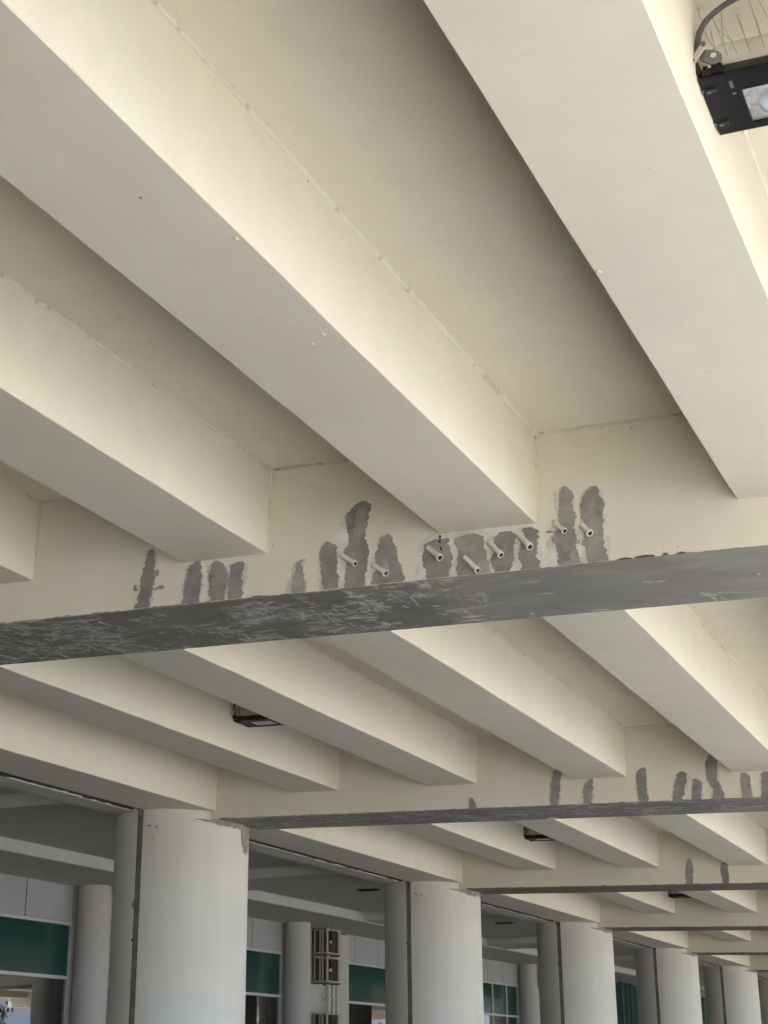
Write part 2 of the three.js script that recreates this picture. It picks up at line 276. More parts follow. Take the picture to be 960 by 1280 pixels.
function skimCoat(n) {            // a thin coat under the beam whose front edge laps raggedly onto the face
  const x0 = XG + 0.06, x1 = XE, N = Math.round((x1 - x0) / 0.014), pos = [], uv = [], zf = -beamZ(n), zb = zf - WB;
  const lap = x => { const rough = x < -3.9 ? 1 : 0.35; return 0.004 + rough * Math.max(0, n1(x * 9, 60 + n) * 0.014 + n1(x * 50, 64 + n) * 0.010) + 0.004 * vnoise(x * 30, 4, n + 3); };
  const U = x => (x + 9) * 205 / 2048, q = (a, b, c, d, ua, ub, va, vb) => { pos.push(...a, ...b, ...c, ...a, ...c, ...d); uv.push(ua, va, ub, va, ub, vb, ua, va, ub, vb, ua, vb); };
  for (let k = 0; k < N; k++) {
    const a = x0 + (x1 - x0) * k / N, b = x0 + (x1 - x0) * (k + 1) / N, ya = HB - 0.003 + n1(a * 2, 90 + n) * 0.0015, yb = HB - 0.003 + n1(b * 2, 90 + n) * 0.0015, ea = n1(a * 12, 95 + n) * 0.004, eb = n1(b * 12, 95 + n) * 0.004;
    q([a, ya, zb + 0.006 + ea], [b, yb, zb + 0.006 + eb], [b, yb, zf + 0.003], [a, ya, zf + 0.003], U(a), U(b), 0, 0.93);
    q([a, ya, zf + 0.003], [b, yb, zf + 0.003], [b, HB + lap(b), zf + 0.003], [a, HB + lap(a), zf + 0.003], U(a), U(b), 0.93, 1);
    q([a, HB + lap(a), zf + 0.003], [b, HB + lap(b), zf + 0.003], [b, HB + lap(b) + 0.002, zf - 0.002], [a, HB + lap(a) + 0.002, zf - 0.002], U(a), U(b), 0.97, 1);
  }
  const g = new THREE.BufferGeometry(); g.setAttribute('position', new THREE.Float32BufferAttribute(pos, 3)); g.setAttribute('uv', new THREE.Float32BufferAttribute(uv, 2)); g.computeVertexNormals(); return g;
}
const PATCHES = {
  1: [[[-4.94,-4.84,.01],[-4.91,-4.82,.13],[-4.9,-4.82,.23],[-4.88,-4.83,.32],[-4.86,-4.83,.37]], [[-4.61,-4.51,.01],[-4.6,-4.49,.13],[-4.58,-4.49,.24],[-4.54,-4.5,.26]],
    [[-4.43,-4.33,.01],[-4.44,-4.32,.16],[-4.43,-4.34,.23],[-4.42,-4.38,.25]], [[-4.3,-4.21,.01],[-4.31,-4.21,.12],[-4.3,-4.21,.22],[-4.25,-4.21,.23]],
    [[-3.9,-3.81,.01],[-3.89,-3.82,.11],[-3.87,-3.83,.19],[-3.83,-3.8,.2]], [[-3.69,-3.59,.01],[-3.71,-3.61,.11],[-3.71,-3.62,.26],[-3.69,-3.67,.29]],
    [[-3.55,-3.43,0],[-3.56,-3.42,.22],[-3.54,-3.45,.29],[-3.56,-3.42,.44],[-3.52,-3.41,.49],[-3.49,-3.44,.51]], [[-3.4,-3.2,.01],[-3.37,-3.22,.11],[-3.37,-3.24,.18],[-3.34,-3.27,.27],[-3.3,-3.28,.29]],
    [[-3.05,-2.93,.01],[-3.08,-2.91,.12],[-3.07,-2.94,.21],[-3.06,-2.9,.23]], [[-2.87,-2.69,.01],[-2.88,-2.69,.07],[-2.88,-2.73,.14],[-2.89,-2.74,.23],[-2.83,-2.77,.24]],
    [[-2.66,-2.57,.01],[-2.68,-2.55,.08],[-2.67,-2.55,.18],[-2.65,-2.55,.23]], [[-2.5,-2.41,.01],[-2.52,-2.42,.1],[-2.5,-2.42,.19],[-2.51,-2.43,.24]],
    [[-2.31,-2.18,.01],[-2.3,-2.2,.08],[-2.33,-2.21,.17],[-2.29,-2.21,.24],[-2.3,-2.22,.35],[-2.3,-2.22,.4],[-2.28,-2.25,.45]], [[-2.14,-2.03,.01],[-2.14,-2.05,.09],[-2.18,-2.05,.12],[-2.15,-2.06,.2],[-2.17,-2.05,.27],[-2.17,-2.05,.34],[-2.15,-2.07,.39],[-2.13,-2.08,.43]]],
  2: [[[-5.79,-5.7,0],[-5.78,-5.73,.09],[-5.79,-5.77,.12]], [[-4.88,-4.8,0],[-4.88,-4.78,.18],[-4.84,-4.76,.37]], [[-4.53,-4.44,.01],[-4.53,-4.42,.15],[-4.47,-4.42,.26]], [[-3.93,-3.84,0],[-3.96,-3.86,.15],[-3.96,-3.86,.29],[-3.91,-3.86,.35]],
    [[-3.58,-3.5,0],[-3.57,-3.45,.15],[-3.53,-3.44,.27],[-3.51,-3.45,.29]], [[-3.39,-3.3,0],[-3.38,-3.29,.16],[-3.37,-3.34,.21]], [[-3.19,-3.06,0],[-3.17,-3.1,.11],[-3.24,-3.13,.2],[-3.23,-3.13,.38],[-3.21,-3.13,.46]],
    [[-2.88,-2.79,0],[-2.89,-2.8,.12],[-2.9,-2.82,.25]], [[-2.71,-2.61,0],[-2.69,-2.58,.13],[-2.7,-2.58,.25]]],
  3: [[[-5.29,-5.19,0],[-5.28,-5.18,.21],[-5.25,-5.19,.38]], [[-4.74,-4.65,0],[-4.76,-4.65,.2],[-4.74,-4.65,.31]]],
};
const PUTTY = [[[-3.6,-3.53,.0],[-3.62,-3.53,.3],[-3.58,-3.54,.42]], [[-3.46,-3.38,0],[-3.45,-3.37,.2],[-3.44,-3.38,.24]], [[-3.12,-2.88,.01],[-3.1,-2.86,.26]], [[-2.94,-2.72,.01],[-2.93,-2.7,.26]], [[-2.74,-2.52,.01],[-2.72,-2.52,.25]], [[-2.56,-2.40,.01],[-2.54,-2.4,.25]], [[-2.36,-2.17,.01],[-2.35,-2.2,.2]], [[-2.2,-2.02,.01],[-2.21,-2.04,.2]]];
// stubs of injection tube: root on the face, open end hanging down and out
const PORTS = [[-3.585, 0.204, -3.483, 0.135], [-3.381, 0.123, -3.290, 0.057], [-3.049, 0.186, -2.965, 0.111], [-2.834, 0.110, -2.750, 0.021], [-2.689, 0.176, -2.614, 0.092], [-2.517, 0.198, -2.447, 0.117], [-2.318, 0.247, -2.258, 0.191], [-2.167, 0.216, -2.117, 0.159]];
for (let n = NB0; n <= NB1; n++) {
  const b = part("cross_beam", beamBar(XG - 0.80, XE + 0.8, n), paint, canopy);
  if (n >= 0 && n <= 6) part('skim_coat', skimCoat(n), new THREE.MeshStandardMaterial({ map: skimMats[Math.min(3, Math.max(1, n))], bumpMap: mortarTex, bumpScale: 0.002, roughness: n < 3 ? 0.72 : 0.9 }), b);
  (PATCHES[n] || []).forEach((rows, i) => part('mortar_patch', patchGeo(rows, HB, -beamZ(n), 0.007, 800 + n * 40 + i, 0.003), [mortar, mortarDark, mortar, mortarPale, mortarDark][(i * 3 + n) % 5], b));
  if (n === 1 || n === 2) (PATCHES[n]).forEach((rows, i) => { if (n === 2 || i < 6 || i > 11) part('putty_smear', patchGeo(rows.map(r => [r[0] - 0.004 - 0.02 * hash(i, 1, n), r[1] + 0.004 + 0.02 * hash(i, 2, n), r[2]]), HB, -beamZ(n), 0.0016, 850 + n * 30 + i, 0.004, 0.014), paleLime, b); });
  if (n === 1) [[[-3.53, -3.47, .30], [-3.50, -3.44, .36], [-3.50, -3.43, .47]], [[-2.84, -2.75, .06], [-2.86, -2.78, .14]], [[-2.64, -2.60, .12], [-2.65, -2.58, .2], [-2.63, -2.60, .22]], [[-2.10, -2.06, .26], [-2.09, -2.055, .36]], [[-3.33, -3.28, .04], [-3.34, -3.29, .15]], [[-2.28, -2.23, .03], [-2.3, -2.25, .12]]].forEach((rows, i) => part('trowel_pass', patchGeo(rows, HB, -beamZ(1), 0.0105, 1040 + i, 0, 0.012), i % 2 ? mortarDark : mortarPale, b));
  if (n === 1) [[[-4.83, -4.79, .20], [-4.82, -4.795, .24]], [[-4.84, -4.76, .115], [-4.81, -4.745, .125], [-4.77, -4.75, .14]], [[-4.955, -4.93, .12], [-4.96, -4.94, .16]], [[-2.205, -2.185, .12], [-2.20, -2.18, .14]], [[-2.375, -2.33, .2], [-2.37, -2.33, .21]]].forEach((rows, i) => part('mortar_patch', patchGeo(rows, HB, -beamZ(1), 0.004, 985 + i, 0, 0.008), mortar, b));
  if (n === 1) {
    PUTTY.forEach((rows, i) => part('putty_smear', patchGeo(rows, HB, -beamZ(1), 0.0018, 900 + i, 0.004, 0.016), putty, b));
    PORTS.forEach(([ax, ay, bx2, by], i) => {
      const z = -beamZ(1), A = [ax, HB + ay, z + 0.004], B = [bx2, HB + by, z + 0.03 + 0.008 * (i % 3)], m = t => [A[0] + (B[0] - A[0]) * t, A[1] + (B[1] - A[1]) * t, A[2] + (B[2] - A[2]) * t], r = 0.0155 + 0.0015 * (i % 3);
      const root = new THREE.IcosahedronGeometry(0.026, 2), p = root.attributes.position; for (let k = 0; k < p.count; k++) { const f = 0.7 + 0.6 * vnoise(p.getX(k) * 90 + i * 5, p.getY(k) * 90, 1150 + i); p.setXYZ(k, p.getX(k) * f, p.getY(k) * f, p.getZ(k) * 0.35); } root.computeVertexNormals(); root.translate(ax, HB + ay, z);
      const q = part('injection_port', mergeGeometries([rod(m(-0.03), m(0.86), r, 12), rod(m(0.84), m(1), r * 1.12, 12)]), plasticWhite, b);
      part('bore', rod(m(0.985), m(1.012), r * 0.78, 12), darkHole, q); part('sealant_blob', uvBox(root), paleLime, q);
    });
    [[-1.99, -1.9, .002], [-1.89, -1.79, .005], [-1.75, -1.715, .008], [-1.68, -1.62, .003]].forEach(([l, r, h], i) => part('spalled_edge', patchGeo([[l, r, 0.006], [l + 0.01, r, h + 0.008], [l + 0.02, r - 0.01, h + 0.014]], HB, -beamZ(1), 0.005, 960 + i, 0, 0.012), dampHole, b));
    part('crack', patchGeo([[-2.975, -2.965, .15], [-2.985, -2.97, .2], [-2.992, -2.977, .255]], HB, -beamZ(1), 0.008, 971, 0, 0.006), darkHole, b);
  }
  if (n >= 1 && n <= 2) for (let k = -4; k < 2; k++) { const xa = (k < -3 ? XG : X2 + k * SP), xb = X2 + (k + 1) * SP - WJ; part('bead', bead([xa, HS - 0.003, -beamZ(n) + 0.003], [xb, HS - 0.003, -beamZ(n) + 0.003], 0.008, 1000 + n * 30 + k), beadMat, b); }
}
function beamBar(x0, x1, n) {      // the same chamfered wandering bar, laid along x with its front face at -beamZ(n)
  const g = castBar(WB, HB, HS, x1 - x0, 150 + n * 3, 0.004); g.rotateY(-Math.PI / 2);   // local +z -> -x, local -x -> -z
  g.translate(x0, 0, 0); const p = g.attributes.position; let mx = -1e9; for (let i = 0; i < p.count; i++) mx = Math.max(mx, p.getZ(i));
  g.translate(0, 0, -beamZ(n)); return g;
}

// small marks in the paint: a ring where a form tie was filled, dabs of paint and filler under the joists
{ const g = new THREE.TorusGeometry(0.016, 0.0022, 6, 24); g.rotateX(Math.PI / 2); g.scale(1.1, 1, 0.95); g.translate(-2.142, HS - 0.0005, -5.34); part('form_tie_ring', uvBox(g), paint, canopy); }
[[-1.333, 4.9, 1.4], [-2.582, 5.079, 0.9], [-2.504, 5.013, 1.1], [-2.627, 3.838, 0.8], [-2.46, 4.201, 1.0], [-1.285, 4.189, 0.6], [-1.15, 5.9, 0.7], [-4.3, 5.5, 0.8]].forEach(([x, z, q], i) => {
  const R = rng(4000 + i), g = new THREE.IcosahedronGeometry(0.010 * q, 2), p = g.attributes.position; for (let k = 0; k < p.count; k++) { const f = 0.6 + 0.8 * vnoise(p.getX(k) * 190 + i, p.getZ(k) * 190, 4100 + i); p.setXYZ(k, p.getX(k) * f * (0.8 + R() * 0.05), p.getY(k) * 0.32, p.getZ(k) * f * 1.25); }
  g.computeVertexNormals(); g.translate(x, HJ - 0.0005, -z); part('paint_dab', uvBox(g), i === 3 ? mortar : paint, canopy);
});

// ---------------------------------------------------------------- split columns
const colR = 0.775, colX = -9.49;
function halfColumn(sign, top) {
  const N = 28, sh = new THREE.Shape(), gx = sign > 0 ? -0.055 : -0.150, R = colR, a0 = Math.acos(gx / R);
  if (sign > 0) { for (let i = 0; i <= N; i++) { const a = -a0 + 2 * a0 * i / N; sh[i ? 'lineTo' : 'moveTo'](R * Math.cos(a), R * Math.sin(a)); } }
  else { for (let i = 0; i <= N; i++) { const a = a0 + (2 * Math.PI - 2 * a0) * i / N; sh[i ? 'lineTo' : 'moveTo'](R * Math.cos(a), R * Math.sin(a)); } }
  const g = new THREE.ExtrudeGeometry(sh, { depth: top, bevelEnabled: true, bevelSize: 0.008, bevelThickness: 0.008, bevelSegments: 1, curveSegments: 1 });
  g.rotateX(-Math.PI / 2); const c = toCreasedNormals(g.index ? g.toNonIndexed() : g, 0.5);
  const p = c.attributes.position, uv = new Float32Array(p.count * 2); for (let i = 0; i < p.count; i++) { uv[2 * i] = Math.atan2(p.getZ(i), p.getX(i) + 0.1) * R; uv[2 * i + 1] = p.getY(i); }
  c.setAttribute('uv', new THREE.BufferAttribute(uv, 2)); return c;
}
const hR = halfColumn(1, EYE + 2.865), hL = halfColumn(-1, EYE + 3.22);
const jointGeo = (() => { const g = new THREE.BoxGeometry(0.085, EYE + 2.80, 2 * colR - 0.05, 1, 60, 1); g.translate(-0.102, (EYE + 2.80) / 2, 0); const p = g.attributes.position; for (let i = 0; i < p.count; i++) if (p.getZ(i) > 0) p.setZ(i, colR - 0.018 + n1(p.getY(i) * 3, 77) * 0.008); g.computeVertexNormals(); return uvBox(g); })();
function tarSpots(seed) {
  const R = rng(seed), gs = [];
  for (let i = 0; i < 34; i++) { const y = 0.6 + R() * 3.75, sd = R() < 0.5, g = new THREE.IcosahedronGeometry(0.006 + R() * R() * 0.014, 1); g.scale(0.9, 1 + R() * 3, 0.5); g.translate((sd ? -0.058 : -0.148) + (R() - 0.5) * 0.014, y, colR - 0.012); gs.push(uvBox(g)); }
  for (let i = 0; i < 2; i++) { const g = new THREE.BoxGeometry(0.010, 2.6 + R(), 0.012, 1, 30, 1), p = g.attributes.position; for (let k = 0; k < p.count; k++) p.setX(k, p.getX(k) * (0.6 + vnoise(p.getY(k) * 9, i, seed) * 1.3)); g.computeVertexNormals(); g.translate(i ? -0.061 : -0.144, 2.8 + R() * 0.4, colR - 0.016); gs.push(uvBox(g)); }
  return mergeGeometries(gs);
}
const colLabels = ['round concrete column with a grey chip at its top, under the nearer scraped beam', 'round split column in front of the wall of stacked air conditioners', 'third round split column in the row, beside the wall bracket unit', 'round split column just past the dark green netting', 'fifth round split column, narrow, near the far end of the row', 'most distant round split column at the end of the row'];
function mkColumn(n) {
  const z = beamZ(n) + WB / 2, i = n - 2;
  const c = thing('concrete_column', i >= 0 && i < 6 ? colLabels[i] : 'round split concrete column under the canopy', 'column', [colX, 0, -z], 'round split columns in a row under the canopy');
  part('column_half', hR, columnPaint, c); part('column_half', hL, columnPaint, c); part('joint_strip', jointGeo, joinFill, c); part('tar_spots', tarSpots(1200 + n), sealTar, c).userData.kind = 'stuff';
  // mortar smeared where beam and column meet
  const N = 170, pos = [], A0 = 0.72, A1 = 2.25, rr = colR + 0.013, f = (a, y) => [rr * Math.sin(a), y, rr * Math.cos(a)], top = a => EYE + HB + 0.0345 * (9.57 - colR * Math.sin(a)) - 0.004;
  const chip = q => n === 2 && q > 1.56 && q < 1.95 ? 0.23 * Math.sqrt(Math.max(0, Math.sin((q - 1.56) / 0.39 * 3.1416))) : 0;
  const d = q => Math.min(1, (q - A0) * 2.2) * (0.045 + 0.05 * Math.max(0, n1(q * 5, 1310 + n) + 0.1) + 0.05 * Math.max(0, n1(q * 26, 1320 + n)) + 0.03 * Math.max(0, n1(q * 70, 1330 + n))) + chip(q) * (0.8 + 0.4 * vnoise(q * 60, 1, 5)) + 0.008;
  for (let k = 0; k < N; k++) { const a = A0 + (A1 - A0) * k / N, b = A0 + (A1 - A0) * (k + 1) / N; pos.push(...f(a, top(a)), ...f(b, top(b) - d(b)), ...f(b, top(b)), ...f(a, top(a)), ...f(a, top(a) - d(a)), ...f(b, top(b) - d(b))); }
  const g = new THREE.BufferGeometry(); g.setAttribute('position', new THREE.Float32BufferAttribute(pos, 3)); g.computeVertexNormals(); part('mortar_smear', uvBox(g), mortar, c);
  if (n === 2 || n === 3) [[0.02, -0.155, 0.016], [0.045, -0.16, 0.012], [0.15, -0.175, 0.014], [0.10, -0.30, 0.010]].forEach(([q, dy, r], i) => { const e = new THREE.IcosahedronGeometry(r, 2), p = e.attributes.position; for (let k = 0; k < p.count; k++) { const f = 0.55 + 0.9 * vnoise(p.getX(k) * 160 + i * 9, p.getY(k) * 160, 1400 + n); p.setXYZ(k, p.getX(k) * f * 1.3, p.getY(k) * f * 0.8, p.getZ(k) * 0.2); } e.computeVertexNormals(); e.rotateY(q); e.translate((colR + 0.0005 + 0.008) * Math.sin(q), EYE + 2.83 + dy, (colR + 0.0005 + 0.008) * Math.cos(q)); part('chip', uvBox(e), mortar, c); });
}
for (let n = 0; n <= 8; n++) if (n >= 1) mkColumn(n);
// the open side stands on slimmer round columns
for (let k = 0; k < 5; k++) { const c = thing('edge_column', 'slim round column under the open outer edge of the canopy', 'column', [XE + 0.5, 0, -(-4 + k * 16)], 'slim columns along the open edge'); const g = new THREE.CylinderGeometry(0.3, 0.3, EYE + HG - 0.1, 24); g.translate(0, (EYE + HG - 0.1) / 2, 0); part('shaft', g, columnPaint, c); const b = new THREE.CylinderGeometry(0.42, 0.45, 0.3, 24); b.translate(0, 0.15, 0); part('plinth', b, columnPaint, c); }

// tar seal along the joint between the canopy girder and the building's beam
const seal = thing('joint_seal', 'dark ragged tar seal in the long gap between girder and porch', 'joint seal', [0, 0, 0]);
{ const pos = [], z0 = -32, z1 = 72, N = 1100, y = z => H(2.92) + n1(z * 3, 511) * 0.02, e = (z, q) => n1(z * 7, q) * 0.012 + n1(z * 30, q + 2) * 0.007;
  for (let k = 0; k < N; k++) { const a = z0 + (z1 - z0) * k / N, b = z0 + (z1 - z0) * (k + 1) / N; const P = (x, yy, z) => pos.push(x, yy, -z);
    const xa0 = -9.728 + e(a, 520), xa1 = -9.585 + e(a, 530), xb0 = -9.728 + e(b, 520), xb1 = -9.585 + e(b, 530), yl = H(2.858), yr = H(2.862) - 0.004;
    P(xa0, yl, a); P(xb0, yl, b); P(-9.69, y(b), b); P(xa0, yl, a); P(-9.69, y(b), b); P(-9.69, y(a), a);
    P(-9.69, y(a), a); P(-9.69, y(b), b); P(-9.63, y(b), b); P(-9.69, y(a), a); P(-9.63, y(b), b); P(-9.63, y(a), a);
    P(-9.63, y(a), a); P(-9.63, y(b), b); P(xb1, yr, b); P(-9.63, y(a), a); P(xb1, yr, b); P(xa1, yr, a); }
  const g = new THREE.BufferGeometry(); g.setAttribute('position', new THREE.Float32BufferAttribute(pos, 3)); g.computeVertexNormals(); part('seal_strip', uvBox(g), sealTar, seal); }

// ---------------------------------------------------------------- office building behind the columns
const WX = -15.75, BP = 7.92, bld = thing('office_building', 'shaded office building with green glazing, white cladding panels and round pilasters', 'building', [WX, 0, 0]);
const bx = (x0, x1, y0, y1, z0, z1) => box(x0 - WX, x1 - WX, y0, y1, -z0, -z1);
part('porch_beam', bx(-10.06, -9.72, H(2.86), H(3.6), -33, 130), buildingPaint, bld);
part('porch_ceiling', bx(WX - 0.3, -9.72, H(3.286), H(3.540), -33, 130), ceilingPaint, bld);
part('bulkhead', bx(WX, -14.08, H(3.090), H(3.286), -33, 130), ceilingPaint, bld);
for (let k = -1; k < 7; k++) part('ceiling_beam', bx(-14.08, -10.06, H(3.110), H(3.286), 15.65 + k * 7.9, 17.2 + k * 7.9), ceilingPaint, bld);
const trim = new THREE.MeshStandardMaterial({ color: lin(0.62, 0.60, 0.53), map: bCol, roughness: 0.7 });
for (let k = 0; k < 8; k++) {
  part('coffer_trim', bx(-14.09, -14.055, H(3.095), H(3.257), 9.35 + k * 7.9, 15.63 + k * 7.9), trim, bld);
  part('coffer_trim', bx(-14.05, -10.07, H(3.120), H(3.257), 15.62 + (k - 1) * 7.9, 15.653 + (k - 1) * 7.9), trim, bld);
}
for (let k = 0; k < 4; k++) part('ceiling_vent', bx(-12.35, -11.95, H(3.262), H(3.296), 27.3 + (k - 1) * 7.85, 27.5 + (k - 1) * 7.85), darkHole, bld);
const greenGlass = new THREE.MeshPhysicalMaterial({ color: lin(0.0075, 0.058, 0.045), roughness: 0.14, clearcoat: 0.4, clearcoatRoughness: 0.05, ior: 1.5 });
const clearGlass = new THREE.MeshPhysicalMaterial({ color: lin(0.3, 0.36, 0.34), transmission: 1, thickness: 0, roughness: 0.01, ior: 2.3 });
const frameMat = new THREE.MeshStandardMaterial({ color: lin(0.52, 0.52, 0.48), roughness: 0.45, metalness: 0.2 });
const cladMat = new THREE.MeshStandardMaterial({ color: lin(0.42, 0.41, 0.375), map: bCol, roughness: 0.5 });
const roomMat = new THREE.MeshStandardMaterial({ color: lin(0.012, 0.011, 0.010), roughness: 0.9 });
for (let k = 0; k < 7; k++) {
  const p0 = 15.16 + (k - 1) * BP, w0 = p0 + 3.15, w1 = p0 + BP - 0.2;
  // pilaster group: round pilaster, recessed panel, flat pilaster
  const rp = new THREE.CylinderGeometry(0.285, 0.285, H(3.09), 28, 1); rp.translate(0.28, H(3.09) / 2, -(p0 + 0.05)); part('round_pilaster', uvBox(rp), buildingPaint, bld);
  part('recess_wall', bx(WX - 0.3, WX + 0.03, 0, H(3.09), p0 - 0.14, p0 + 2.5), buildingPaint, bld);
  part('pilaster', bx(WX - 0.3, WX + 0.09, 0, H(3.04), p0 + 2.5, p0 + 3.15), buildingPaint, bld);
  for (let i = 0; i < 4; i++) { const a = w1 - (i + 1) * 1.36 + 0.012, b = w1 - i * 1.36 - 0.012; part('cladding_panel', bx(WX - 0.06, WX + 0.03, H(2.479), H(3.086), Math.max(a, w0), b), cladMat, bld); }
  part('wall', bx(WX - 0.3, WX - 0.08, H(2.445), H(3.130), w0 - 0.05, w1 + 0.05), darkHole, bld);
  const zs = k === 4 ? [w0, w0 + 1.15, w0 + 2.3, w0 + 2.3 + 1.25, w1] : [w0, w1];
  const fr = [bx(WX - 0.04, WX + 0.03, H(1.535), H(1.589), w0, w1), bx(WX - 0.04, WX + 0.035, H(2.421), H(2.474), w0, w1), bx(WX - 0.04, WX + 0.03, 0, 0.12, w0, w1)];
  for (const z of zs) fr.push(bx(WX - 0.045, WX + 0.026, 0, H(2.421), z - 0.028, z + 0.028));
  const win = part('window', mergeGeometries(fr), frameMat, bld);
  for (let i = 0; i + 1 < zs.length; i++) {
    part('green_pane', bx(WX - 0.03, WX - 0.005, H(1.589), H(2.421), zs[i] + 0.1, zs[i + 1] - 0.03), greenGlass, win);
    part('pane', (() => { const g = new THREE.PlaneGeometry(zs[i + 1] - zs[i] - 0.06, H(1.535) - 0.12); g.rotateY(Math.PI / 2); g.translate(-0.015, (H(1.535) + 0.12) / 2, -(zs[i] + zs[i + 1]) / 2); return uvBox(g); })(), clearGlass, win);
  }
}
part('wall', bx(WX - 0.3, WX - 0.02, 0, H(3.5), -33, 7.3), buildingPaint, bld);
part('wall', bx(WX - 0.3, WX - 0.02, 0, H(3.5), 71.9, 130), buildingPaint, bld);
part('room', mergeGeometries([bx(-21.2, -21, 0, H(3.5), -33, 130), bx(-21, WX - 0.05, H(2.543), H(2.689), -33, 130), bx(-21, WX - 0.32, 0.004, 0.05, -33, 130), bx(-21, WX, 0, H(3.5), -33.2, -33), bx(-21, WX, 0, H(3.5), 130, 130.2)]), roomMat, bld);

// ---------------------------------------------------------------- air conditioners on the recessed wall
const acMat = new THREE.MeshStandardMaterial({ color: lin(0.50, 0.45, 0.35), map: mortarTex, roughness: 0.6 });
const acDark = new THREE.MeshStandardMaterial({ color: lin(0.05, 0.043, 0.034), roughness: 0.8 });
function acUnit(label, y, z) {                     // y: base above eye, z: near side
  const w = 0.72, h = 0.54, d = 0.33, a = thing('air_conditioner', label, 'air conditioner', [WX + 0.1, H(y), -z], 'air conditioners stacked on the recessed wall');
  part('back_plate', box(0, 0.02, 0, h, 0, -w), acMat, a);
  part('case_frame', mergeGeometries([box(0.02, d, 0, 0.035, 0, -w), box(0.02, d, h - 0.03, h, 0, -w), box(d - 0.03, d, 0.035, h - 0.03, 0, -0.06), box(d - 0.03, d, 0.035, h - 0.03, -w + 0.13, -w), box(0.02, d - 0.03, 0.035, h - 0.03, -w + 0.02, -w), rbox(0.05, 0.05, 0.12, 0.012, d - 0.04, h + 0.02, -0.12)]), acMat, a);
  part('coil', box(0.025, 0.12, 0.035, h - 0.03, -0.03, -w + 0.03), acDark, a);
  for (let i = 0; i < 2; i++) part('side_slat', box(0.13 + i * 0.07, 0.15 + i * 0.07, 0.035, h - 0.03, -0.005, -0.03), acMat, a);
  const fan = []; for (let i = 0; i < 4; i++) { const g = new THREE.BoxGeometry(0.006, 0.19, 0.09); g.translate(0, 0.12, 0); g.rotateY(0.5); g.rotateX(i * Math.PI / 2 + 0.3); g.translate(d - 0.09, h / 2, -w / 2 + 0.04); fan.push(uvBox(g)); }
  part('fan', mergeGeometries(fan), acDark, a);
  const hub = new THREE.CylinderGeometry(0.035, 0.035, 0.04, 14); hub.rotateZ(Math.PI / 2); hub.translate(d - 0.07, h / 2, -w / 2 + 0.04); part('hub', hub, plasticWhite, a);
  part('bracket', mergeGeometries([box(-0.08, d + 0.02, -0.035, -0.002, -0.08, -0.11), box(-0.08, d + 0.02, -0.035, -0.002, -w + 0.11, -w + 0.08)]), greyMetal, a);
}
acUnit('cream air conditioner at the top of the stack, just under the porch bulkhead', 2.52, 32.25);
acUnit('cream air conditioner in the middle of the stack, above the two white pipes', 1.91, 32.25);
acUnit('cream air conditioner lowest of the stack, cut by the bottom of the photo', 0.72, 32.25);
acUnit('single air conditioner on a white shelf bracket beside the far green windows', 2.56, 48.0);
{ const t = thing('shelf_bracket', 'white angled shelf bracket under the single far air conditioner', 'bracket', [WX + 0.02, H(2.445), -47.9]); part('shelf', box(0, 0.55, 0, 0.09, 0.05, -0.9), trim, t); part('strut', rod([0.53, 0.05, 0.08], [0.62, 0.22, 0.08], 0.04), trim, t); }
for (let i = 0; i < 2; i++) { const p = thing('drain_pipe', i ? 'white drain pipe, the farther of two below the middle air conditioner' : 'white drain pipe, the nearer of two below the middle air conditioner', 'pipe', [WX + 0.16, H(1.252), -(32.88 + i * 0.25)]); const g = new THREE.CylinderGeometry(0.045, 0.045, 0.66, 12); g.translate(0, 0.33, 0); part('pipe_run', g, trim, p); part('clip', box(-0.14, 0.06, 0.3, 0.34, 0.06, -0.06), trim, p); }

// green netting hung behind the far columns
{ const N = 150, pos = [], R = rng(77), x = z => -15.55 + 0.05 * Math.sin(z * 9) + 0.03 * Math.sin(z * 23), t = z => H(3.1) - 0.22 * Math.abs(n1(z * 2.2, 41));
  for (let k = 0; k < N * 2; k++) { const a = 55 + 45 * k / (N * 2), b = 55 + 45 * (k + 1) / (N * 2); pos.push(x(a), 0.1, -a, x(b), 0.1, -b, x(b), t(b), -b, x(a), 0.1, -a, x(b), t(b), -b, x(a), t(a), -a); }
  const g = new THREE.BufferGeometry(); g.setAttribute('position', new THREE.Float32BufferAttribute(pos, 3)); g.computeVertexNormals(); g.translate(15.55, 0, 60);
  const t2 = thing('green_netting', 'dark green netting hanging ragged between the third and fourth columns', 'netting', [-15.55, 0, -60]); part('net', uvBox(g), new THREE.MeshStandardMaterial({ color: lin(0.006, 0.045, 0.033), roughness: 0.85, side: THREE.DoubleSide }), t2); part('rail', rod([0, H(3.12), 2.3], [0, H(3.12), -40], 0.03), greyMetal, t2); }

